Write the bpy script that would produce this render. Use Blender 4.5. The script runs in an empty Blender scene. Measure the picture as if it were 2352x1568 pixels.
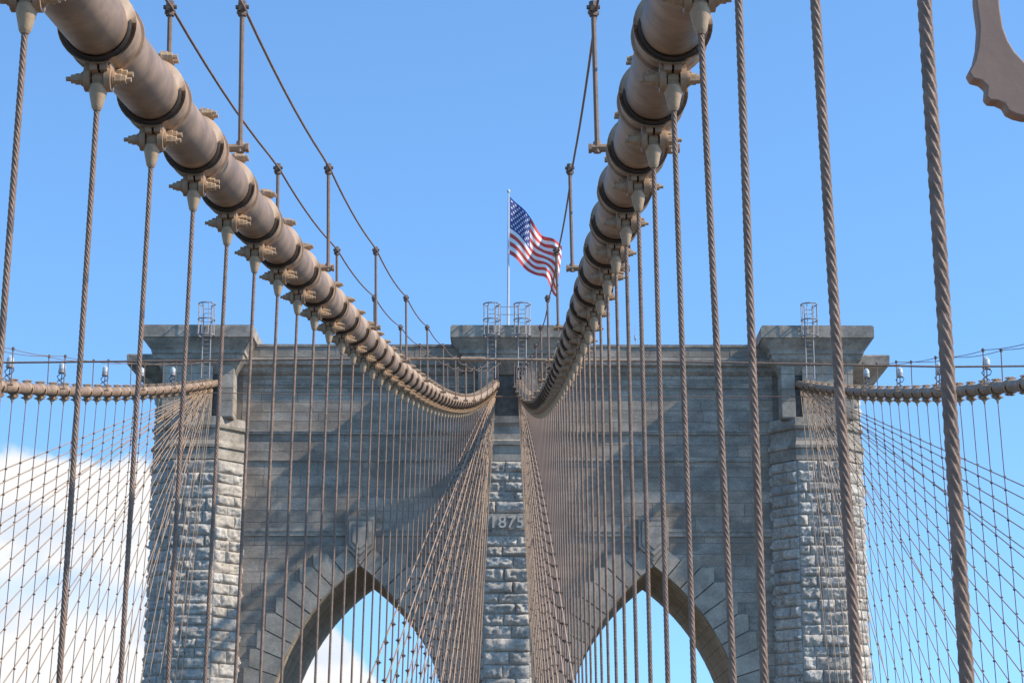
import bpy, math, random
from mathutils import Vector, Matrix, noise
random.seed(7)
rad=math.radians
TH=rad(13.6); F=4700.0
scene=bpy.context.scene
COL=scene.collection
X0=-1.08
Z=Vector((0,0,1))

def un(px,py,D):
    a=TH+math.atan((784-py)/F); H=D*math.tan(a)
    z=D*math.cos(TH)+H*math.sin(TH)
    return Vector(((px-1202)*z/F,D,H))

# ---------------------------------------------------------------- materials
def mat(name,c,rough=.6,metal=0.0,ns=4.0,amt=.2,bs=30.0,bstr=.2,bdist=.02,tint=False,stain=0.0,c2=None,wave=None,streak=None):
    m=bpy.data.materials.new(name); m.use_nodes=True
    nt=m.node_tree; N=nt.nodes; L=nt.links
    b=N['Principled BSDF']; b.inputs['Roughness'].default_value=rough; b.inputs['Metallic'].default_value=metal
    tc=N.new('ShaderNodeTexCoord')
    n1=N.new('ShaderNodeTexNoise'); n1.inputs['Scale'].default_value=ns; n1.inputs['Detail'].default_value=6
    L.new(tc.outputs['Object'],n1.inputs['Vector'])
    r=N.new('ShaderNodeMapRange'); r.inputs[1].default_value=.3; r.inputs[2].default_value=.7
    L.new(n1.outputs[0],r.inputs[0])
    mx=N.new('ShaderNodeMix'); mx.data_type='RGBA'
    lo=tuple(x*(1-amt) for x in c)+(1,); hi=tuple(min(1,x*(1+amt)) for x in (c2 or c))+(1,)
    mx.inputs[6].default_value=lo; mx.inputs[7].default_value=hi
    L.new(r.outputs[0],mx.inputs[0]); out=mx.outputs[2]
    if tint:
        at=N.new('ShaderNodeAttribute'); at.attribute_name='tint'
        mm=N.new('ShaderNodeMix'); mm.data_type='RGBA'; mm.blend_type='MULTIPLY'; mm.inputs[0].default_value=1
        L.new(out,mm.inputs[6]); L.new(at.outputs['Color'],mm.inputs[7]); out=mm.outputs[2]
    if stain:
        mp=N.new('ShaderNodeMapping'); mp.inputs['Scale'].default_value=streak or (1.2,1.2,.25)
        L.new(tc.outputs['Object'],mp.inputs[0])
        n2=N.new('ShaderNodeTexNoise'); n2.inputs['Scale'].default_value=1.0; n2.inputs['Detail'].default_value=8; n2.inputs['Roughness'].default_value=.65
        L.new(mp.outputs[0],n2.inputs['Vector'])
        r2=N.new('ShaderNodeMapRange'); r2.inputs[1].default_value=.42; r2.inputs[2].default_value=.62
        r2.inputs[3].default_value=1-stain; r2.inputs[4].default_value=1.08
        L.new(n2.outputs[0],r2.inputs[0])
        m2=N.new('ShaderNodeMix'); m2.data_type='RGBA'; m2.blend_type='MULTIPLY'; m2.inputs[0].default_value=1
        L.new(out,m2.inputs[6]); L.new(r2.outputs[0],m2.inputs[7]); out=m2.outputs[2]
    L.new(out,b.inputs['Base Color'])
    n3=N.new('ShaderNodeTexNoise'); n3.inputs['Scale'].default_value=bs; n3.inputs['Detail'].default_value=5
    if wave:
        mp3=N.new('ShaderNodeMapping'); mp3.inputs['Scale'].default_value=wave
        L.new(tc.outputs['Object'],mp3.inputs[0]); L.new(mp3.outputs[0],n3.inputs['Vector'])
    else: L.new(tc.outputs['Object'],n3.inputs['Vector'])
    bp=N.new('ShaderNodeBump'); bp.inputs['Strength'].default_value=bstr; bp.inputs['Distance'].default_value=bdist
    L.new(n3.outputs[0],bp.inputs['Height']); L.new(bp.outputs[0],b.inputs['Normal'])
    return m
M={}
M['pipe']=mat('painted_cable',(.375,.235,.14),.52,ns=2.2,amt=.16,bs=6,bstr=.35,bdist=.012,wave=(1,9,1),stain=.32,streak=(2.5,2.5,2.5))
M['band']=mat('painted_casting',(.385,.245,.145),.55,ns=9,amt=.25,bs=40,bstr=.3,bdist=.006)
M['sock']=mat('painted_socket',(.47,.32,.19),.55,ns=12,amt=.2,bs=50,bstr=.3,bdist=.006)
M['bolt']=mat('painted_bolt',(.45,.30,.175),.55,ns=14,amt=.28,bs=60,bstr=.3,bdist=.005)
M['seam']=mat('dark_gap_shade',(.04,.028,.02),.6,ns=10,amt=.3)  # near-black ring paints the shade of the gap beside each cable band
M['rope']=mat('weathered_wire_rope',(.26,.16,.105),.6,ns=18,amt=.28,bs=90,bstr=.35,bdist=.004)
M['stay']=mat('painted_stay_wire',(.40,.26,.155),.6,ns=3,amt=.2)
M['hand']=mat('brown_handrope',(.23,.14,.09),.6,ns=10,amt=.2)
M['clamp']=mat('brown_clamp',(.16,.10,.065),.6,ns=10,amt=.2)
M['stone']=mat('dressed_granite',(.385,.305,.225),.88,ns=9,amt=.15,bs=14,bstr=.35,bdist=.02,tint=True,stain=.36,c2=(.42,.34,.255),streak=(.4,.4,.8))
M['ring']=mat('arch_granite',(.45,.37,.28),.88,ns=7,amt=.13,bs=14,bstr=.35,bdist=.02,tint=True,stain=.24,streak=(.7,.7,.7))
M['rock']=mat('rock_faced_granite',(.50,.43,.345),.88,ns=6,amt=.2,bs=9,bstr=.8,bdist=.05,tint=True,stain=.22,c2=(.53,.46,.375))
M['cap']=mat('granite_cap',(.41,.34,.26),.88,ns=5,amt=.18,bs=12,bstr=.4,bdist=.03,stain=.36,streak=(.8,.8,.8))
M['mortar']=mat('dark_joint_stone',(.23,.185,.14),.9,ns=3,amt=.2,bs=12,bstr=.4)  # darker wall body stone, seen in the joints between facing blocks
M['rjoint']=mat('rough_joint_stone',(.30,.25,.195),.9,ns=3,amt=.2,bs=12,bstr=.4)
M['soffit']=mat('brown_soffit_stone',(.50,.375,.245),.9,ns=2.5,amt=.22,bs=10,bstr=.5,stain=.25)
M['white']=mat('white_lamp_plastic',(.62,.62,.58),.4,ns=5,amt=.05,bstr=.05)
M['steel']=mat('grey_galvanised_steel',(.36,.32,.29),.5,.2,ns=8,amt=.15)
M['pole']=mat('flagpole_paint',(.6,.6,.6),.4,ns=5,amt=.06,bstr=.05)
M['black']=mat('black_rubber',(.02,.02,.022),.5,ns=5,amt=.2)
M['iron']=mat('brown_cast_iron',(.30,.18,.12),.6,ns=6,amt=.12,bs=40,bstr=.2,bdist=.003)
M['num']=mat('carved_numeral_granite',(.52,.47,.40),.85,ns=6,amt=.2,bs=14,bstr=.3)
M['slot_shade']=mat('shaded_recess_stone',(.17,.14,.11),.8,ns=3,amt=.3)  # stone inside the cable slots, its shade put into a darker colour
M['red']=mat('flag_red',(.66,.075,.055),.8,ns=2,amt=.1,bs=8,bstr=.15)
M['fwhite']=mat('flag_white',(.86,.84,.8),.8,ns=2,amt=.04,bs=8,bstr=.15)
M['blue']=mat('flag_blue',(.05,.07,.24),.8,ns=2,amt=.1,bs=8,bstr=.15)
M['river']=mat('river_water',(.09,.10,.09),.25,ns=.05,amt=.3,bs=.6,bstr=.5,bdist=.3)
M['road']=mat('asphalt',(.07,.065,.06),.9,ns=2,amt=.2)
M['wood']=mat('walkway_boards',(.30,.22,.15),.8,ns=3,amt=.3,bs=5,bstr=.3,wave=(1,12,1))

# ---------------------------------------------------------------- mesh builder
class MB:
    def __init__(s): s.v=[]; s.f=[]; s.t=[]; s.tint=1.0; s.mi=[]; s.m=0
    def add(s,vs,fs):
        o=len(s.v); s.v+= [tuple(p) for p in vs]; s.t+=[s.tint]*len(vs)
        for f in fs: s.f.append(tuple(i+o for i in f)); s.mi.append(s.m)
    def box(s,x0,x1,y0,y1,z0,z1):
        s.add([(x0,y0,z0),(x1,y0,z0),(x1,y1,z0),(x0,y1,z0),(x0,y0,z1),(x1,y0,z1),(x1,y1,z1),(x0,y1,z1)],
              [(0,3,2,1),(4,5,6,7),(0,1,5,4),(1,2,6,5),(2,3,7,6),(3,0,4,7)])
    def tube(s,pts,r,n=8,cap=True):
        pts=[Vector(p) for p in pts]; vs=[]; fs=[]
        rs=r if isinstance(r,(list,tuple)) else [r]*len(pts)
        for i,p in enumerate(pts):
            a=pts[max(0,i-1)]; b=pts[min(len(pts)-1,i+1)]
            d=b-a
            if d.length<1e-9: d=Vector((0,0,1))
            d.normalize()
            ref=Vector((1,0,0)) if abs(d.x)<.9 else Vector((0,1,0))
            u=ref.cross(d).normalized(); w=d.cross(u)
            for k in range(n):
                t=2*math.pi*k/n
                vs.append(p+u*(rs[i]*math.cos(t))+w*(rs[i]*math.sin(t)))
        for i in range(len(pts)-1):
            for k in range(n):
                k2=(k+1)%n
                fs.append((i*n+k,i*n+k2,(i+1)*n+k2,(i+1)*n+k))
        if cap:
            fs.append(tuple(range(n-1,-1,-1))); o=(len(pts)-1)*n; fs.append(tuple(o+k for k in range(n)))
        s.add(vs,fs)
    def prism(s,poly,fr,depth):
        o,u,v,n=fr; k=len(poly)
        A=[o+u*a+v*b for a,b in poly]; B=[p+n*depth for p in A]
        s.add(A+B,[tuple(range(k-1,-1,-1)),tuple(range(k,2*k))]+[(i,(i+1)%k,k+(i+1)%k,k+i) for i in range(k)])
    def loft(s,poly,prof):
        k=len(poly); vs=[]; fs=[]
        P=[Vector(p) for p in poly]
        for z,o in prof:
            for i in range(k):
                a,b,c=P[i-1],P[i],P[(i+1)%k]
                e1=(b-a).normalized(); e2=(c-b).normalized()
                n1=Vector((e1.y,-e1.x)); n2=Vector((e2.y,-e2.x))
                m=(n1+n2); m=m/(m.length_squared/2) if m.length>1e-6 else n1
                q=b+m*o; vs.append((q.x,q.y,z))
        for j in range(len(prof)-1):
            for i in range(k):
                i2=(i+1)%k; fs.append((j*k+i,j*k+i2,(j+1)*k+i2,(j+1)*k+i))
        fs.append(tuple(range(k-1,-1,-1))); o=(len(prof)-1)*k; fs.append(tuple(o+i for i in range(k)))
        s.add(vs,fs)
    def mesh(s,name,mats,smooth=False,origin=None,ang=None):
        o=origin or Vector((0,0,0))
        me=bpy.data.meshes.new(name)
        me.from_pydata([(p[0]-o[0],p[1]-o[1],p[2]-o[2]) for p in s.v],[],s.f)
        if not isinstance(mats,(list,tuple)): mats=[mats]
        for m in mats: me.materials.append(m)
        if len(mats)>1: me.polygons.foreach_set('material_index',s.mi)
        a=me.attributes.new('tint','FLOAT_COLOR','POINT')
        flat=[]
        for t in s.t: flat+= [t,t,t,1] if not isinstance(t,tuple) else [t[0],t[1],t[2],1]
        a.data.foreach_set('color',flat)
        if smooth:
            me.polygons.foreach_set('use_smooth',[True]*len(me.polygons))
            if ang: 
                me.set_sharp_from_angle(angle=rad(ang))
        me.update()
        return me
    def build(s,name,mats,parent=None,smooth=False,origin=None,ang=None):
        return link(name,s.mesh(name,mats,smooth,origin,ang),parent)
def link(name,me,parent=None,loc=None):
    o=bpy.data.objects.new(name,me); COL.objects.link(o)
    if parent: o.parent=parent
    if loc is not None: o.location=loc
    return o
def tag(o,label,cat,group=None,kind=None):
    o['label']=label; o['category']=cat
    if group: o['group']=group
    if kind: o['kind']=kind
    return o
def empty(name,loc,label=None,cat=None,group=None):
    o=bpy.data.objects.new(name,None); o.empty_display_size=.2; COL.objects.link(o); o.location=loc
    if label: tag(o,label,cat,group)
    return o
ORD=['first','second','third','fourth','fifth','sixth','seventh','eighth','ninth','tenth','eleventh','twelfth','thirteenth','fourteenth','fifteenth','sixteenth','seventeenth','eighteenth','nineteenth','twentieth']

# ---------------------------------------------------------------- bridge geometry functions
def Hc(D,c='li'):
    h=4.35+.1116*D+.00056*D*D
    if c in('lo','ro'): h+=.66*(137-D)/53
    return h
def slope(D,c='li'): return .1116+.00112*D-(.0125 if c in('lo','ro') else 0)
def hs(D): return 2.26-8.0e-5*D*D
def ho(D): return 21.4-7.5e-5*D*D
DECK=-3.6
CAB={'li':(-1,hs,2.36),'ri':(1,hs,2.36),'lo':(-1,ho,21.6),'ro':(1,ho,21.6)}
def cx(c,D): s,h,_=CAB[c]; return X0+s*h(D)
def px_(c,D,H):
    s,h,d=CAB[c]; t=(H-DECK)/(Hc(D,c)-DECK); return X0+s*(d+(h(D)-d)*t)
D0=12.8; PAN=2.286
def Dn(n): return D0+PAN*n
R=.25

# ---------------------------------------------------------------- shared meshes
def hexnut(b,x0,x1,r,y,z,n=6):
    b.tube([(x0,y,z),(x1,y,z)],r,n)
def stack(b,x,sg,y,z,k=1.0):
    hexnut(b,x,x+sg*.014*k,.056*k,y,z,12)
    hexnut(b,x+sg*.014*k,x+sg*.06*k,.048*k,y,z)
    hexnut(b,x+sg*.06*k,x+sg*.095*k,.038*k,y,z)
    hexnut(b,x+sg*.095*k,x+sg*.135*k,.02*k,y,z,8)
b=MB()
prof=[(-.20,.252),(-.20,.310),(-.155,.310),(-.15,.286),(.14,.286),(.145,.308),(.19,.308),(.19,.252)]
b.tube([(0,y,0) for y,_ in prof],[r for _,r in prof],36,False)
for zz,sgz in ((.27,1),(-.27,-1)):
    for sg in (-1,1):
        xa=sg*.010
        q=[(-.15,.27),(.15,.27),(.12,.37),(.03,.395),(-.03,.395),(-.12,.37)]
        if sgz<0: q=[(-.18,.27),(.18,.27),(.18,.35),(.05,.38),(-.05,.38),(-.17,.35)]
        b.prism([(a_,z_*sgz) for a_,z_ in q],(Vector((xa,0,0)),Vector((0,1,0)),Z,Vector((sg,0,0))),.058)
bandmesh=b.mesh('cable_band',M['band'],True,ang=35)
b=MB(); stack(b,.066,1,0,0,1.12); stack(b,-.066,-1,0,0,1.12); b.tube([(-.1,0,0),(.1,0,0)],.02,8)
boltmesh=b.mesh('bolt',M['bolt'])
b=MB(); b.tube([(0,-.24,-.02),(0,-.237,-.02),(0,-.21,-.018),(0,-.202,-.018)],[.25,.270,.276,.25],36,False)
seammesh=b.mesh('seam',M['seam'],True)
platemesh={}
for sg in (-1,1):
    b=MB(); c=sg*.08
    b.tube([(c-.025,0,-.405),(c+.025,0,-.405)],.10,20)
    b.box(c-.02,c+.02,-.08,.08,-.405,-.24)
    b.tube([(c+sg*.02,0,-.405),(c+sg*.04,0,-.405)],.066,16)
    platemesh[sg]=b.mesh('clevis_plate',M['band'],True,ang=30)
b=MB(); stack(b,.12,1,0,0,1.0); stack(b,-.12,-1,0,0,1.0); b.tube([(-.13,0,0),(.13,0,0)],.024,10)
pinmesh=b.mesh('pin',M['bolt'])
b=MB(); b.tube([(-.042,0,-.40),(.042,0,-.40)],.06,14); b.box(-.042,.042,-.047,.047,-.47,-.40)
b.tube([(0,0,-.445),(0,0,-.46),(0,0,-.47),(0,0,-.64),(0,0,-.65),(0,0,-.665)],[.045,.075,.08,.042,.037,.026],20)
sockmesh=b.mesh('socket',M['sock'],True,ang=35)
b=MB(); b.tube([(0,0,0),(0,0,-1)],.022,8); farrope=b.mesh('rope',M['rope'],True,ang=50)
b=MB(); b.tube([(0,0,-.05),(0,0,.05)],.034,8); b.tube([(-.075,0,0),(.075,0,0)],.014,6); b.tube([(-.052,0,0),(-.036,0,0)],.03,6); b.tube([(.036,0,0),(.052,0,0)],.03,6)
b.tube([(0,-.055,.028),(0,.055,-.028)],.03,6)
clampmesh=b.mesh('stay_clamp',M['clamp'])

def twisted_rope(L,Lt,r,nv,spt):
    vs=[];fs=[];lay=.27;step=lay/spt
    zs=[-.655-i*step for i in range(int(Lt/step)+1)]+[-L]
    for i,z in enumerate(zs):
        ph=-2*math.pi*z/lay
        for k in range(nv):
            a=2*math.pi*k/nv
            rr=r*(.80+.24*abs(math.cos(3*a)))
            vs.append((rr*math.cos(a+ph),rr*math.sin(a+ph),z))
    for i in range(len(zs)-1):
        for k in range(nv):
            k2=(k+1)%nv; fs.append((i*nv+k,(i+1)*nv+k,(i+1)*nv+k2,i*nv+k2))
    b=MB(); b.add(vs,fs); return b.mesh('rope',M['rope'],True,ang=None)

# ---------------------------------------------------------------- stays
NS=29
def stay_line(c,k):
    s=5+3.95*k; Dk=137-s
    Dt=136.3-min(.95*(k%8),s*.5)
    Ht=Hc(Dt,c)-.3
    return Dt,Ht,Dk
def stayH(c,k,D):
    Dt,Ht,Dk=stay_line(c,k)
    if D<=Dk or D>=Dt: return None
    return DECK+(Ht-DECK)*(D-Dk)/(Dt-Dk)
sn={'li':'left inner','ri':'right inner','lo':'far left outer','ro':'far right outer'}
for c in CAB:
    for k in range(NS):
        Dt,Ht,Dk=stay_line(c,k)
        pts=[]
        n=14
        for i in range(n+1):
            D=Dk+(Dt-Dk)*i/n; H=DECK+(Ht-DECK)*i/n
            off=(.05 if k%2 else -.05)
            pts.append(Vector((px_(c,D,H)+off,D,H)))
        o=pts[-1]
        b=MB(); b.tube(pts,.024 if c in('li','ri') else .027,5)
        ob=b.build('stay_cable',M['stay'],None,True,origin=o); ob.location=o
        kk=NS-1-k
        side='left' if c[0]=='l' else 'right'
        if c in('lo','ro') and kk<8:
            lb=f"thin diagonal stay, {ORD[kk]} from the top at the {side} edge"
        else:
            lb={'li':'thin diagonal stay in the crowded fan dropping left of the middle pier','ri':'thin diagonal stay in the crowded fan dropping right of the middle pier',
                'lo':'thin steep stay among the lower ones fanning over the left buttress','ro':'thin steep stay among the lower ones fanning over the right buttress'}[c]
        tag(ob,lb,'cable','diagonal stays of the '+sn[c]+' cable')

# ---------------------------------------------------------------- main cables + suspenders
CL={'li':'thick tan main cable sweeping down from the upper left corner to the middle pier',
    'ri':'thick brown main cable dropping steeply from the top right of centre to the middle pier',
    'lo':'distant main cable running level from the left edge of the photo to the left buttress',
    'ro':'distant main cable running level from the right edge of the photo to the right buttress'}
for c in ('li','ri','lo','ro'):
    inner=c in('li','ri')
    Ds=4.0 if inner else 70.0
    org=Vector((cx(c,Ds),Ds,Hc(Ds,c)))
    root=empty('main_cable',org,CL[c],'bridge cable','main cables of the bridge')
    b=MB(); pts=[]
    D=Ds
    while D<138.6: pts.append((cx(c,D),D,Hc(D,c))); D+=.5 if D<40 else 1.2
    b.tube(pts,R,40 if inner else 20)
    b.build('cable_tube',M['pipe'],root,True,origin=org,ang=50)
    nmin={'li':-1,'ri':-3}.get(c,29)
    for n in range(nmin,54):
        D=Dn(n); P=Vector((cx(c,D),D,Hc(D,c))); al=math.atan(slope(D,c))
        bd=link('cable_band',bandmesh,root,P-org)
        yaw=math.atan(-(cx(c,D+.5)-cx(c,D-.5)))
        bd.rotation_euler=(al,random.uniform(-.05,.05),yaw)
        for yy,zz in ((-.07,.345),(.085,.345),(.14,-.325)):
            bo=link('bolt',boltmesh,bd,(random.uniform(-.01,.01),yy,zz)); bo.rotation_euler=(random.uniform(0,1),0,0)
        if inner and n<40: link('seam',seammesh,bd)
        P=P.copy()
        if c=='ri' and n in(-3,-2): P.x+=.035
        H=Hc(D,c); bot=Vector((px_(c,D,DECK),D,DECK))
        if c=='ri': bot.x+={-3:.05,-2:.16,0:.15,1:.05}.get(n,0)
        v=bot-P; L=v.length
        if c=='li' and n<0: continue
        first=n-(0 if c=='li' else -3)
        side={'li':'left inner','ri':'right inner'}.get(c)
        if inner:
            if first<20:
                lb=(f"{ORD[first]} vertical suspender rope from the near end of the {side} cable" if n>=0 or c=='li' else
                    {0:'thickest nearest suspender rope, rightmost in the photo, running the full height',1:'thick suspender rope running full height, second from the right edge',2:'thick suspender rope running full height, third from the right edge'}[first])
            else: lb=f"thin vertical suspender rope in the crowded far stretch of the {side} cable"
        else:
            q=n-31
            sd='left' if c=='lo' else 'right'
            if q<0: continue
            elif q<12: lb=f"thin suspender rope under the {sd} outer cable, {ORD[q]} from the {sd} edge"
            else: lb=f"thin suspender rope of the {sd} outer cable close in front of the {sd} buttress"
        su=empty('suspender',P,lb,'suspender rope',f"suspender ropes hanging from the {sn[c]} cable")
        su.rotation_euler=(0,math.atan2(-v.x,-v.z),0)
        link('clevis_plate',platemesh[-1],su); link('clevis_plate',platemesh[1],su); link('pin',pinmesh,su,(0,0,-.405)); link('socket',sockmesh,su)
        if inner and n<=15:
            near=n<5
            Lt=min(L-.8,(H-.66)-.055*D+.5)
            me=twisted_rope(L,Lt,.0225,24 if near else 18,10 if near else 7)
            link('rope',me,su)
        else:
            rp=link('rope',farrope,su,(0,0,-.6)); rp.scale=(1,1,L-.6)
        for k in range(NS):
            hh=stayH(c,k,D)
            if hh is None or hh>H-1.2 or hh<.062*D: continue
            link('stay_clamp',clampmesh,su,(0,0,-(H-hh)*L/(H-DECK)))

# ---------------------------------------------------------------- handropes and stanchions
b=MB(); b.tube([(0,0,.1),(0,0,1.72)],.026,8); postm=b.mesh('post',M['hand'],True,ang=40)
b=MB(); b.tube([(0,0,1.56),(0,0,1.72)],.045,8); b.tube([(-.07,0,1.66),(.07,0,1.66)],.025,6); b.tube([(-.05,-.02,1.6),(.05,.02,1.6)],.03,6); b.tube([(0,-.08,1.62),(0,.08,1.64)],.034,6)
topm=b.mesh('rope_clamp',M['clamp'])
def armmesh(s):
    b=MB(); b.tube([(-s*.2,0,.1),(s*.06,0,.1)],.045,8); b.tube([(0,0,.05),(0,0,.17)],.042,8); b.tube([(s*.06,0,.1),(s*.09,0,.1)],.055,6)
    return b.mesh('foot_arm',M['band'])
armM={-1:armmesh(-1),1:armmesh(1)}
for c in CAB:
    inner=c in('li','ri'); nm=sn[c]
    for s in (-1,1):
        Ds=4.0 if inner else 72.0
        pts=[]; ns_=[-1+4*j for j in range(15)]
        D=Ds
        while D<=136:
            u=((D-Dn(-1))/(4*PAN))%1; sag=.09*4*u*(1-u)
            pts.append((cx(c,D)+s*.38,D,Hc(D,c)+1.64-sag)); D+=1.143
        o=Vector(pts[0]); b=MB(); b.tube(pts,.016,6)
        ob=b.build('handrope',M['hand'],None,True,origin=o); ob.location=o
        sd='left' if s<0 else 'right'
        tag(ob,f"thin handrope running above the {sd} side of the {nm} cable",'rope','handropes above the main cables')
        cnt=0
        for n in ns_:
            D=Dn(n)+.45
            if D<Ds or D>132: continue
            if not inner and D<80: continue
            P=Vector((cx(c,D)+s*.38,D,Hc(D,c)))
            r_=empty('handrope_post',P); cnt+=1
            link('post',postm,r_); link('rope_clamp',topm,r_); link('foot_arm',armM[s],r_)
            if inner:
                r_.rotation_euler=(0,-.02,0)
            lb=f"{ORD[min(cnt-1,19)]} handrope post from the near end, {sd} side of the {nm} cable"
            tag(r_,lb,'post','handrope posts on the main cables')

# ---------------------------------------------------------------- cross ties
def tie(name,pts,r,lab,grp=None,turn=None,m='hand'):
    o=Vector(pts[0]); root=empty(name,o,lab,'rod',grp)
    b=MB(); b.tube(pts,r,8); b.build('rod',M[m],root,True,origin=o,ang=50)
    if turn:
        b=MB(); b.tube(turn,r*1.9,8); b.build('turnbuckle',M[m],root,True,origin=o,ang=50)
    return root
D=51.5; h=Hc(D)+.42
a=Vector((cx('li',D)+.1,D,h)); e=Vector((cx('ri',D)+1.7,D,h-.05))
tie('tie_rod',[a,e],.035,'tan tie rod stretched between the two inner cables, with a thicker sleeve',None,[a.lerp(e,.25),a.lerp(e,.36)],'band')
tie('cross_wire',[(X0-21.1,D,h-.1),(X0-12,D,h-.12),a],.026,'dark cross wire running from the left edge to the left inner cable')
tie('cross_wire',[e,(X0+12,D,h-.2),(X0+21.1,D,h-.1)],.026,'dark cross wire running from the right inner cable to the right edge')
D=133.5
tie('cross_wire',[(X0-20,D,28.75),(X0-10,D,28.6),(X0,D,28.5),(X0+10,D,28.5),(X0+20,D,28.55)],.03,'thin lower cross wire stretched along the tower face below the cornice',None,[(X0-.9,D,28.5),(X0+.9,D,28.5)])

# ---------------------------------------------------------------- necklace lights
b=MB(); b.tube([(0,0,z) for z in (.95,1.0,1.1,1.2,1.3,1.36,1.39)],[.13,.155,.155,.155,.13,.08,.02],18); domeM=b.mesh('lamp_dome',M['white'],True,ang=50)
b=MB(); b.tube([(0,0,.86),(0,0,.96)],.18,16); b.tube([(0,0,1.02),(0,0,1.05)],.17,16); ringM=b.mesh('lamp_base',M['steel'],True,ang=40)
b=MB(); b.tube([(0,0,.2),(0,0,.9)],.03,8); b.box(-.15,.15,-.1,.1,.24,.3); brkM=b.mesh('bracket',M['steel'])
b=MB(); b.tube([(.05,-.03,.88),(.2,-.06,.75),(.12,-.1,.6),(-.12,-.1,.5),(-.2,-.06,.4),(-.05,-.03,.27)],.022,6); b.tube([(-.05,.03,.88),(-.22,0,.7),(-.1,-.05,.5),(.1,-.05,.35)],.022,6); wirM=b.mesh('power_wire',M['black'],True)
for c in('lo','ro'):
    sd='left' if c=='lo' else 'right'
    for j in range(5):
        D=85.2+9.144*j
        P=Vector((cx(c,D),D,Hc(D,c)))
        r_=empty('bridge_light',P,f"white domed light on the {sd} outer cable, {ORD[j]} from the {sd} edge of the photo",'lamp','domed lights on the outer cables')
        for nm,me in(('lamp_dome',domeM),('lamp_base',ringM),('bracket',brkM),('power_wire',wirM)): link(nm,me,r_)

# ---------------------------------------------------------------- tower
TO=Vector((X0,137,-42))
tower=empty('bridge_tower',TO,'grey granite bridge tower with two pointed arches and three buttresses','tower')
def tb(b,name,m,smooth=False,ang=None): return b.build(name,m,tower,smooth,origin=TO,ang=ang)
def ashlar(mb,org,u,n,W,z0,z1,ch,ln,rough,proud,nx,nz,gap=.02,ivf=None,inset=.035,tv=.16,seed=0,quoin=False,wv=.03):
    rnd=random.Random(seed); z=z1; row=0
    while z>z0+.2:
        h=ch*rnd.uniform(.82,1.2); zb=max(z-h,z0)
        rowg=rnd.uniform(-.07,.07)
        for xa,xb in (ivf(zb,z) if ivf else [(0,W)]):
            if xb-xa<.15: continue
            cuts=[xa]
            if quoin:
                f=.64 if row%2 else .36
                if rnd.random()<.82: cuts.append(xa+(xb-xa)*(f+rnd.uniform(-.12,.12)))
            else:
                x=xa+rnd.uniform(.35,1)*ln
                while x<xb-.45*ln: cuts.append(x); x+=ln*rnd.uniform(.5,1.6)
            cuts.append(xb)
            for i in range(len(cuts)-1):
                a,c=cuts[i]+gap/2,cuts[i+1]-gap/2; lo,hi=zb+gap/2,z-gap/2
                g=1+rowg+rnd.uniform(-tv,tv); w=rnd.uniform(-wv,wv)
                mb.tint=(g*(1+w),g,g*(1-w))
                pr=proud*(1+(rnd.uniform(-.7,1.1) if rough>0.05 else rnd.uniform(-.3,.3)))
                ss=[0,inset/(c-a)]+[k/nx for k in range(1,nx)]+[1-inset/(c-a),1]
                tt=[0,inset/(hi-lo)]+[k/nz for k in range(1,nz)]+[1-inset/(hi-lo),1]
                ss=sorted(min(1,max(0,q)) for q in ss); tt=sorted(min(1,max(0,q)) for q in tt)
                vs=[];fs=[];A=len(ss);B=len(tt)
                tl=rnd.uniform(-.5,.5)*rough; tl2=rnd.uniform(-.6,.6)*rough
                for bi,t in enumerate(tt):
                    for ai,s_ in enumerate(ss):
                        X=a+(c-a)*s_; ZZ=lo+(hi-lo)*t
                        if ai in(0,A-1) or bi in(0,B-1): d=-.01
                        else:
                            d=pr
                            if rough:
                                q=org+u*X+Z*ZZ
                                e=min(s_*(c-a),(1-s_)*(c-a),t*(hi-lo),(1-t)*(hi-lo))
                                k=min(1,e/.14)
                                d=pr*(.4+.6*k)+k*(rough*(.8*noise.noise(q*1.7)+.95*noise.noise(q*4.3+Vector((3,1,7)))+.6*noise.noise(q*9))+tl*(s_-.5)*2+tl2*(t-.5)*2+rough*.45)
                        vs.append(org+u*X+Z*ZZ+n*d)
                for bi in range(B-1):
                    for ai in range(A-1):
                        i0=bi*A+ai; fs.append((i0,i0+1,i0+A+1,i0+A))
                mb.add(vs,fs)
        z=zb; row+=1
PF=139.0; BK=152.5; TOPW=32.6
AR=15.0; AH=6.15; AP=17.95; SP=AP-math.sqrt(AR*AR-(AR-AH)**2)
ACX=[X0-10.0,X0+10.0]
def hw(z):
    if z<=SP: return AH
    if z>=AP: return 0
    return math.sqrt(max(0,AR*AR-(z-SP)**2))-(AR-AH)
b=MB()
xL,xR=X0-24.0,X0+24.0
b.box(xL,ACX[0]-AH,PF,BK,-42,TOPW); b.box(ACX[0]+AH,ACX[1]-AH,PF,BK,-42,TOPW); b.box(ACX[1]+AH,xR,PF,BK,-42,TOPW)
for ax in ACX: b.box(ax-AH,ax+AH,PF,BK,-42,DECK-1)
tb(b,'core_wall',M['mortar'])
am_max=math.acos((AR-AH)/AR)
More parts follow.
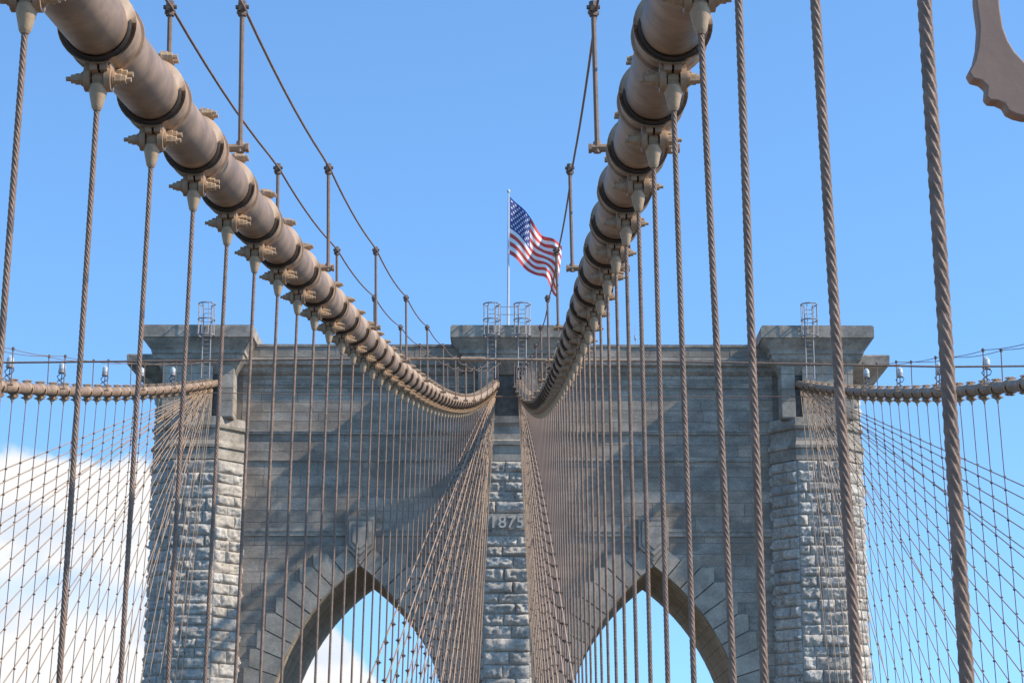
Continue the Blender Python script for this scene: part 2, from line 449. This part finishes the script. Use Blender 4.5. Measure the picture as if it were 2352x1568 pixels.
for ax in ACX:
    b=MB(); nseg=28; pts=[]
    for i in range(nseg+1):
        a=am_max*i/nseg; pts.append((ax+(AR-AH)-AR*math.cos(a),SP+AR*math.sin(a)))
    pts[-1]=(ax,AP)
    P=pts+[(2*ax-x,z) for x,z in reversed(pts[:-1])]
    for i in range(len(P)-1):
        (xa,za),(xb,zb)=P[i],P[i+1]
        v=[(xa,PF,za),(xb,PF,zb),(xb,PF,TOPW),(xa,PF,TOPW),(xa,BK,za),(xb,BK,zb),(xb,BK,TOPW),(xa,BK,TOPW)]
        b.add(v,[(0,1,2,3),(5,4,7,6),(0,4,5,1)])
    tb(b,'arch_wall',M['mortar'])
    b=MB(); rnd=random.Random(5)
    Q=[(ax-AH,-3+(SP+3)*k/10) for k in range(0,11)]
    for i in range(1,19):
        a=am_max*i/18
        Q.append((ax+(AR-AH)-AR*math.cos(a),SP+AR*math.sin(a)))
    for side in(1,-1):
        for i in range(len(Q)-1):
            (xa,za),(xb,zb)=Q[i],Q[i+1]
            if side<0: xa,xb=2*ax-xa,2*ax-xb
            nn=Vector((zb-za,0,-(xb-xa))).normalized()
            if nn.x*(ax-(xa+xb)/2)<0: nn=-nn
            off=nn*.05
            for k in range(9):
                y0=PF+.02+(k)*(BK-PF-.04)/9+.012; y1=PF+.02+(k+1)*(BK-PF-.04)/9-.012
                A=Vector((xa,0,za)); Bv=Vector((xb,0,zb)); dv=(Bv-A)*.015
                A=A+dv; Bv=Bv-dv; g=1+rnd.uniform(-.2,.2); b.tint=(g,g,g)
                c4=[A+Vector((0,y0,0)),Bv+Vector((0,y0,0)),Bv+Vector((0,y1,0)),A+Vector((0,y1,0))]
                o4=[p+off for p in c4]
                b.add(c4+o4,[(4,5,6,7),(0,1,5,4),(1,2,6,5),(2,3,7,6),(3,0,4,7)])
    tb(b,'arch_soffit',M['soffit'])
nrm=Vector((0,-1,0)); ux=Vector((1,0,0))
for i,ax in enumerate(ACX):
    if i==0: xa,xb=X0-18.4,X0-1.5
    else: xa,xb=X0+1.5,X0+18.4
    def iv(z0,z1,ax=ax,xa=xa,xb=xb):
        h_=hw(z0)
        if h_<=0: return [(0,xb-xa)]
        return [(0,ax-h_-.25-xa),(ax+h_+.25-xa,xb-xa)]
    b=MB(); ashlar(b,Vector((xa,PF,0)),ux,nrm,xb-xa,3.0,31.7,.80,2.7,0.008,.04,3,1,gap=.022,ivf=iv,inset=.012,tv=.12,seed=11+i,wv=.05)
    tb(b,'wall_facing',M['stone'])
    for zc,hh,pr in((27.0,.28,.16),(19.95,.5,.13),(30.3,.3,.12),(25.1,.1,.09)):
        b=MB(); b.box(xa+.02,xb-.02,PF-pr,PF-.001,zc,zc+hh); b.box(xa+.02,xb-.02,PF-pr-.06,PF-pr,zc+hh*.6,zc+hh)
        tb(b,'string_course',M['cap'])
    rnd=random.Random(3+i); NV=12
    def pt(side,r,a): return (ax+side*((AR-AH)-r*math.cos(a)),SP+r*math.sin(a))
    b=MB()
    for side in(1,-1):
        for k in range(NV):
            a0=am_max*k/NV+.0026; a1=am_max*(k+1)/NV-.0026
            ro=AR+2.0
            if k==NV-1: ro=AR+1.4
            i0,i1,o1,o0=pt(side,AR,a0),pt(side,AR,a1),pt(side,ro,a1),pt(side,ro,a0)
            if k==NV-1: poly=[i0,i1,o1,o0]
            else: poly=[i0,i1,o1,(o0[0],o1[1]),o0]
            if side<0: poly=poly[::-1]
            g=1.0+rnd.uniform(-.1,.1); b.tint=(g,g*.99,g*.97)
            b.prism(poly[::-1],(Vector((0,PF-.02,0)),ux,Z,nrm),.15+rnd.uniform(0,.03))
    tb(b,'voussoir_ring',M['ring'])
    b=MB(); b.tint=1.05
    b.prism([(ax,AP+.02),(ax+.85,AP+1.2),(ax+.85,AP+2.0),(ax-.85,AP+2.0),(ax-.85,AP+1.2)],(Vector((0,PF-.03,0)),ux,Z,nrm),.26)
    tb(b,'keystone',M['ring'])
    zt=21.25; zl=19.2; zp=17.95+.3
    b=MB()
    def pent(sc):
        return [(ax+x*sc,(z-19.8)*sc+19.8) for x,z in((-1.02,zt),(-1.02,zl),(0,zp),(1.02,zl),(1.02,zt))]
    b.tint=1.02; b.prism(pent(1),(Vector((0,PF-.05,0)),ux,Z,nrm),.34)
    b.tint=.65; b.prism(pent(.86),(Vector((0,PF-.39,0)),ux,Z,nrm),.03)
    b.tint=1.08; b.prism(pent(.76),(Vector((0,PF-.42,0)),ux,Z,nrm),.07)
    b.tint=.7; b.prism(pent(.58),(Vector((0,PF-.49,0)),ux,Z,nrm),.02)
    b.tint=1.05; b.prism(pent(.5),(Vector((0,PF-.51,0)),ux,Z,nrm),.04)
    tb(b,'shield_plaque',M['ring'])
for xa,xb in((X0-18.6,X0-3.3),(X0+3.3,X0+18.6)):
    b=MB()
    b.loft([(xa,PF-.1),(xb,PF-.1),(xb,BK),(xa,BK)],[(31.2,.02),(31.4,.25),(31.65,.3),(31.8,.6),(32.15,.66),(32.2,.45),(32.35,.42),(32.38,.3),(33.1,.3),(33.12,.4),(33.3,.4)])
    tb(b,'wall_cornice',M['cap'])
    b=MB(); ashlar(b,Vector((xa,PF-.4,0)),ux,nrm,xb-xa,32.4,33.08,.7,2.6,0,.03,2,1,inset=.01,seed=77,tv=.08)
    tb(b,'parapet_facing',M['stone'])
for side in(-1,1):
    xc=X0+side*21.25
    poly=[(xc-3.05,PF+.6),(xc-3.05,138.8),(xc-1.55,137.1),(xc+1.55,137.1),(xc+3.05,138.8),(xc+3.05,PF+.6)]
    b=MB(); b.loft(poly,[(-42,0),(27.0,0)]); tb(b,'buttress_core',M['rjoint'])
    b=MB()
    P=[Vector((x,y,0)) for x,y in poly]
    for j in(0,1,2,3,4):
        p,q=P[j],P[j+1]; u=(q-p); W=u.length; u.normalize(); n=Vector((u.y,-u.x,0))
        ashlar(b,p,u,n,W,3.0,24.9,.76,1.4,.15,.08,12,8,gap=.03,inset=.03,tv=.10,seed=20+j+(side>0)*50,quoin=(j!=2))
    tb(b,'rock_faced_stonework',M['rock'],True)
    # smooth dressed band with sloped weathering under the mouldings
    b=MB(); b.loft(poly,[(24.9,.02),(24.95,.12),(25.7,.12),(25.75,.26),(25.95,.26),(26.25,.05),(27.0,.03),(27.1,.22),(27.3,.26),(27.36,.12),(27.9,.05)])
    tb(b,'buttress_moulding',M['cap'])
    HWU=2.45
    sl=(-side*1.0,-side*1.5)
    s0,s1=sorted(sl)
    for x0_,x1_ in((xc-HWU,xc+s0),(xc+s1,xc+HWU)):
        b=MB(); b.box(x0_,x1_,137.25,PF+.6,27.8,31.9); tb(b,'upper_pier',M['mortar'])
    for args in((Vector((xc-HWU,137.25,0)),ux,nrm,s0+HWU,33),(Vector((xc+s1,137.25,0)),ux,nrm,HWU-s1,33),(Vector((xc+HWU,137.25,0)),Vector((0,1,0)),ux,1.7,34),(Vector((xc-HWU,PF,0)),Vector((0,-1,0)),-ux,1.7,35)):
        b=MB(); ashlar(b,args[0],args[1],args[2],args[3],27.9,31.9,.95,1.6,.012,.05,2,1,inset=.015,seed=args[4],tv=.09); tb(b,'upper_pier_facing',M['ring'])
    b=MB(); b.box(xc+s0+.02,xc+s1-.02,137.6,PF+.3,27.95,31.88); tb(b,'cable_slot',M['slot_shade'])
    b=MB(); b.loft([(xc-3.05,136.9),(xc+3.05,136.9),(xc+3.05,144.5),(xc-3.05,144.5)],[(30.9,-.62),(31.5,-.3),(31.9,.0),(32.2,.05),(32.25,.15),(32.5,.18),(33.1,.62),(33.2,.68),(33.24,.8),(34.0,.8),(34.02,.74),(34.1,.74)])
    tb(b,'buttress_cap',M['cap'])
    xa=X0+side*24.0; xb=X0+side*25.1; x0_,x1_=min(xa,xb),max(xa,xb)
    b=MB(); b.box(x0_,x1_,143.6,151,-42,32.3); tb(b,'end_buttress',M['rjoint'])
    b=MB(); ashlar(b,Vector((x0_,143.6,0)),ux,nrm,x1_-x0_,3,31.5,.8,1.4,.1,.1,6,4,gap=.04,seed=90,tv=.09)
    if side>0: ashlar(b,Vector((x1_,143.6,0)),Vector((0,1,0)),ux,7.4,3,31.5,.8,1.6,.1,.12,6,4,gap=.04,seed=91)
    else: ashlar(b,Vector((x0_,151,0)),Vector((0,-1,0)),-ux,7.4,3,31.5,.8,1.6,.1,.12,6,4,gap=.04,seed=91)
    tb(b,'end_buttress_stonework',M['rock'],True)
    b=MB(); b.loft([(x0_,143.5),(x1_,143.5),(x1_,151),(x0_,151)],[(31.2,0),(31.5,.25),(32.4,1.6),(32.5,1.8),(32.55,1.95),(33.2,2.0),(33.3,1.95)]); tb(b,'end_cornice',M['cap'])
b=MB(); b.box(X0-1.55,X0+1.55,137.2,PF+.5,-42,27.0); tb(b,'buttress_core',M['rjoint'])
b=MB()
ashlar(b,Vector((X0-1.55,137.2,0)),ux,nrm,3.1,3,24.8,.76,1.4,.16,.08,14,8,gap=.03,inset=.03,seed=41,quoin=True,tv=.10)
ashlar(b,Vector((X0+1.55,137.2,0)),Vector((0,1,0)),ux,1.8,3,24.8,.80,1.5,.1,.1,6,4,gap=.04,seed=42,tv=.09)
ashlar(b,Vector((X0-1.55,PF,0)),Vector((0,-1,0)),-ux,1.8,3,24.8,.80,1.5,.1,.1,6,4,gap=.04,seed=43,tv=.09)
tb(b,'rock_faced_stonework',M['rock'],True)
b=MB(); ashlar(b,Vector((X0-1.45,137.2,0)),ux,nrm,2.9,24.85,27.9,.8,1.5,.01,.03,2,1,inset=.015,seed=45,tv=.09); tb(b,'upper_pier_facing',M['ring'])
b=MB(); b.loft([(X0-1.55,137.2),(X0+1.55,137.2),(X0+1.55,PF),(X0-1.55,PF)],[(25.9,.03),(25.95,.2),(26.2,.24),(26.3,.05),(26.8,.04),(27.2,.02),(27.45,.25),(27.9,.3)]); tb(b,'buttress_moulding',M['cap'])
for x0_,x1_ in((-2.0,-.98),(.98,2.0)):
    b=MB(); b.box(X0+x0_,X0+x1_,137.1,PF+.3,27.9,31.9); tb(b,'upper_pier',M['stone'])
b=MB(); b.box(X0-.96,X0+.96,138.0,PF+.2,27.95,31.85); tb(b,'cable_slot',M['slot_shade'])
b=MB(); b.loft([(X0-3.1,136.9),(X0+3.1,136.9),(X0+3.1,144.5),(X0-3.1,144.5)],[(31.0,-.9),(31.9,0.0),(32.2,.02),(32.25,.15),(32.5,.18),(33.1,.62),(33.2,.68),(33.24,.8),(34.0,.8),(34.02,.74),(34.1,.74)]); tb(b,'buttress_cap',M['cap'])
# numerals
cu=bpy.data.curves.new('numerals','FONT'); cu.body='1875'; cu.size=1.12; cu.extrude=.05; cu.align_x='CENTER'; cu.space_character=1.08; cu.offset=.012
to=bpy.data.objects.new('tmp',cu); COL.objects.link(to); bpy.context.view_layer.update()
me=bpy.data.meshes.new_from_object(to.evaluated_get(bpy.context.evaluated_depsgraph_get()))
bpy.data.objects.remove(to); me.materials.clear(); me.materials.append(M['num'])
b=MB(); zn=un(1165,1212,137).z
b.box(X0-1.45,X0+1.45,136.86,137.19,zn-.12,zn+.92); tb(b,'date_stone',M['cap'])
ob=link('date_numerals',me,tower); ob.location=Vector((X0,136.81,zn))-TO; ob.rotation_euler=(rad(90),0,0)

# ---------------------------------------------------------------- ladders
def ladder(px,lab):
    X=un(px,770,135.9).x
    r_=empty('caged_ladder',(X,135.95,30.3),lab,'ladder','caged access ladders on the tower top')
    b=MB()
    for s in(-1,1): b.tube([(s*.27,0,0),(s*.27,0,5.1)],.045,6)
    b.build('rail',M['steel'],r_)
    b=MB()
    for k in range(16): b.tube([(-.27,0,.2+k*.31),(.27,0,.2+k*.31)],.024,5)
    b.build('rungs',M['steel'],r_)
    for zz in(2.9,4.0,5.1):
        b=MB(); pts=[(.27,0,zz)]+[(.56*math.sin(a),-.40-.56*math.cos(a),zz) for a in [math.pi*.75-k*math.pi*1.5/12 for k in range(13)]]+[(-.27,0,zz)]
        b.tube(pts,.055,6); b.build('hoop',M['steel'],r_)
    b=MB()
    for a in(-1.9,-1.1,-.4,.4,1.1,1.9): b.tube([(.56*math.sin(a),-.40-.56*math.cos(a),2.9),(.56*math.sin(a),-.40-.56*math.cos(a),5.1)],.03,5)
    b.build('cage_bars',M['steel'],r_)
ladder(475,'caged ladder on top of the left buttress')
ladder(1130,'caged ladder left of the flagpole')
ladder(1200,'caged ladder right of the flagpole')
ladder(1859,'caged ladder on top of the right buttress')
r_=empty('guard_rail',(X0,136.4,34.1),'small steel guard rail between the two middle ladders','railing')
b=MB()
for x in(-.45,.0,.55): b.tube([(x,0,0),(x,0,1.4)],.03,6)
b.build('upright',M['steel'],r_)
b=MB()
for z in(.8,1.35): b.tube([(-.75,0,z),(.85,0,z)],.026,6)
b.build('rail',M['steel'],r_)

# ---------------------------------------------------------------- flagpole and flag
PX=un(1168,600,140).x
r_=empty('flagpole',(PX,140,34.1),'tall slim flagpole on the middle of the tower','flagpole')
b=MB(); b.tube([(0,0,0),(0,0,5),(0,0,10.7)],[.1,.085,.05],12); b.build('pole',M['pole'],r_,True,ang=50)
b=MB(); b.tube([(0,0,z) for z in(10.68,10.74,10.84,10.94,10.98)],[.03,.1,.13,.09,.02],12); b.build('finial',M['pole'],r_,True)
b=MB(); b.tube([(0,0,0),(0,0,.25)],.22,12); b.build('base_collar',M['steel'],r_)
zt=44.55
fo=Vector((PX+.1,140,zt))
fl=empty('flag',fo,'red, white and blue flag with stars flying from the tower pole','flag')
def fp(u,v,off=0):
    w=math.sin(11*u+3.4*v+.3)
    x=3.5*u**.97+.2*math.sin(8*u+3*v)*u
    hgt=4.35-1.1*u
    z=-3.95*u**1.0-v*hgt+.15*math.sin(9*u+1.5*v)*u**.5 -.2*math.sin(v*math.pi)*u
    y=.62*w*(.2+.9*u)+.2*math.sin(21*u-4*v)*u+off
    return (x,y,z)
NU=64;NVF=52
b=MB()
for v in range(NVF+1):
    for u in range(NU+1): b.v.append(fp(u/NU,v/NVF)); b.t.append(1.0)
for v in range(NVF):
    for u in range(NU):
        i0=v*(NU+1)+u; b.f.append((i0,i0+1,i0+NU+2,i0+NU+1))
        st=int(v/(NVF/13))
        b.mi.append(2 if (u<NU*.42 and st<7) else (0 if st%2==0 else 1))
b.build('cloth',[M['red'],M['fwhite'],M['blue']],fl,True)
b=MB()
for r in range(9):
    cols=6 if r%2==0 else 5
    for k in range(cols):
        uc=(.42)*((2*k+1+(r%2))/12.0); vc=(7/13)*((r+1)/10.0)
        for off in(-.014,.014):
            vs=[]
            for j in range(10):
                a=math.pi/2+j*math.pi/5; rr=(1 if j%2==0 else .42)
                vs.append(fp(uc+rr*.024*math.cos(a),vc-rr*.026*math.sin(a),off))
            b.add(vs,[tuple(range(10))])
b.build('stars',M['fwhite'],fl)
p=un(1460,800,141)
r_=empty('lightning_rod',(p.x,141,33.3),'thin lightning rod on the parapet right of the flag','rod')
b=MB(); b.tube([(0,0,0),(0,0,2.1)],[.03,.012],6); b.build('spike',M['steel'],r_)
b=MB(); b.tube([(0,0,.9),(0,0,1.25)],.06,8); b.build('insulator',M['steel'],r_,True)

# ---------------------------------------------------------------- cast bracket near the camera
pl=[(2238,-160),(2240,0),(2248,60),(2245,105),(2238,138),(2224,165),(2233,180),(2253,185),(2266,197),(2264,220),(2273,230),(2290,231),(2306,238),(2315,254),(2332,262),(2352,267),(2400,268),(2420,230),(2380,170),(2352,141),(2330,118),(2314,92),(2303,62),(2296,20),(2293,-20),(2292,-160)]
Db=3.2
pts=[un(x,y,Db) for x,y in pl]; o=un(2262,-160,Db)
b=MB(); b.prism([(p.x,p.z) for p in pts][::-1],(Vector((0,Db,0)),ux,Z,Vector((0,1,0))),.03)
ob=b.build('cast_iron_bracket',M['iron'],None,False,origin=o); ob.location=o
tag(ob,'brown scalloped cast iron bracket in the top right corner','bracket')
bv=ob.modifiers.new('b','BEVEL'); bv.width=.003; bv.segments=3

# ---------------------------------------------------------------- setting below
b=MB(); b.box(-3000,3000,-2000,6000,-42.5,-42); tag(b.build('river',M['river']),'wide river under the bridge','river',kind='structure')
b=MB(); b.box(X0-22,X0+22,-60,136,DECK-1,DECK-.05); tag(b.build('road',M['road']),'bridge roadway','road',kind='structure')
b=MB(); b.box(X0-2.1,X0+2.1,-60,135,-1.95,-1.7); tag(b.build('walkway',M['wood']),'boarded walkway','walkway',kind='structure')

# ---------------------------------------------------------------- light
sd=Vector((.75,-.175,.63)).normalized()
sun=bpy.data.lights.new('sun','SUN'); sun.energy=5.0; sun.angle=rad(.9); sun.color=(1,.93,.82)
so=bpy.data.objects.new('sun',sun); COL.objects.link(so); so.rotation_euler=sd.to_track_quat('Z','Y').to_euler()
w=bpy.data.worlds.new('World'); scene.world=w; w.use_nodes=True
nt=w.node_tree; N=nt.nodes; L=nt.links; N.clear()
out=N.new('ShaderNodeOutputWorld'); bg=N.new('ShaderNodeBackground'); bc=N.new('ShaderNodeBackground'); mixs=N.new('ShaderNodeMixShader')
sky=N.new('ShaderNodeTexSky'); sky.sky_type='NISHITA'; sky.sun_disc=False
sky.sun_elevation=math.asin(sd.z); sky.sun_rotation=math.atan2(sd.x,sd.y)
sky.air_density=1.0; sky.dust_density=.1; sky.ozone_density=3; sky.altitude=0
tc=N.new('ShaderNodeTexCoord')
va=N.new('ShaderNodeVectorMath'); va.operation='ADD'; va.inputs[1].default_value=(0,0,.15); L.new(tc.outputs['Generated'],va.inputs[0])
vn=N.new('ShaderNodeVectorMath'); vn.operation='NORMALIZE'; L.new(va.outputs[0],vn.inputs[0]); L.new(vn.outputs[0],sky.inputs[0])
tn=N.new('ShaderNodeMix'); tn.data_type='RGBA'; tn.blend_type='MULTIPLY'; tn.inputs[0].default_value=1; tn.inputs[7].default_value=(1.32,1.72,1.92,1)
L.new(sky.outputs[0],tn.inputs[6]); L.new(tn.outputs[2],bg.inputs[0]); bg.inputs[1].default_value=.15
sp=N.new('ShaderNodeSeparateXYZ'); L.new(tc.outputs['Generated'],sp.inputs[0])
def mth(op,a,b_=None,c_=None):
    n=N.new('ShaderNodeMath'); n.operation=op
    for i,x in enumerate((a,b_,c_)):
        if x is None: continue
        if isinstance(x,(int,float)): n.inputs[i].default_value=x
        else: L.new(x,n.inputs[i])
    return n.outputs[0]
az=mth('DIVIDE',sp.outputs[0],mth('MAXIMUM',sp.outputs[1],.05))
top=mth('MINIMUM',mth('ADD',.002,mth('MULTIPLY',az,-1.07)),.178)
nz=N.new('ShaderNodeTexNoise'); nz.inputs['Scale'].default_value=26; nz.inputs['Detail'].default_value=9; nz.inputs['Roughness'].default_value=.55
L.new(tc.outputs['Generated'],nz.inputs['Vector'])
d=mth('ADD',mth('SUBTRACT',top,sp.outputs[2]),mth('MULTIPLY',mth('SUBTRACT',nz.outputs[0],.5),.035))
mr=N.new('ShaderNodeMapRange'); mr.interpolation_type='SMOOTHSTEP'; mr.inputs[1].default_value=-.002; mr.inputs[2].default_value=.006; L.new(d,mr.inputs[0])
fr=mth('GREATER_THAN',sp.outputs[1],.1); up=mth('GREATER_THAN',sp.outputs[2],-.02)
n4=N.new('ShaderNodeTexNoise'); n4.inputs['Scale'].default_value=17; n4.inputs['Detail'].default_value=7
mp4=N.new('ShaderNodeMapping'); mp4.inputs['Scale'].default_value=(1,1,1.8); L.new(tc.outputs['Generated'],mp4.inputs[0]); L.new(mp4.outputs[0],n4.inputs['Vector'])
r4=N.new('ShaderNodeMapRange'); r4.interpolation_type='SMOOTHSTEP'; r4.inputs[1].default_value=.32; r4.inputs[2].default_value=.5; L.new(n4.outputs[0],r4.inputs[0])
gz=mth('DIVIDE',mth('ADD',mth('SUBTRACT',sp.outputs[2],.112),mth('MULTIPLY',mth('SUBTRACT',n4.outputs[0],.5),.05)),.010)
gap=mth('POWER',2.718,mth('MULTIPLY',mth('MULTIPLY',gz,gz),-1.0))
dens=mth('MULTIPLY',mth('ADD',.9,mth('MULTIPLY',r4.outputs[0],.1)),mth('SUBTRACT',1.0,mth('MULTIPLY',gap,.38)))
msk=mth('MULTIPLY',mth('MULTIPLY',mth('MULTIPLY',mr.outputs[0],fr),up),dens)
cm=N.new('ShaderNodeMix'); cm.data_type='RGBA'; cm.inputs[6].default_value=(.84,.89,.96,1); cm.inputs[7].default_value=(1,1,1,1)
L.new(r4.outputs[0],cm.inputs[0]); L.new(cm.outputs[2],bc.inputs[0]); bc.inputs[1].default_value=1.0
L.new(msk,mixs.inputs[0]); L.new(bg.outputs[0],mixs.inputs[1]); L.new(bc.outputs[0],mixs.inputs[2]); L.new(mixs.outputs[0],out.inputs[0])

# ---------------------------------------------------------------- camera
cam=bpy.data.cameras.new('camera'); co=bpy.data.objects.new('camera',cam); COL.objects.link(co)
cam.lens=36*F/2352; cam.sensor_width=36; cam.clip_end=9000; cam.clip_start=.1
Rm=Matrix.Rotation(math.atan(26/F),4,'Z')@Matrix.Rotation(math.pi/2+TH,4,'X')@Matrix.Rotation(rad(.15),4,'Z')
co.matrix_world=Rm
scene.camera=co
scene.view_settings.view_transform='Standard'; scene.view_settings.look='None'; scene.view_settings.exposure=0
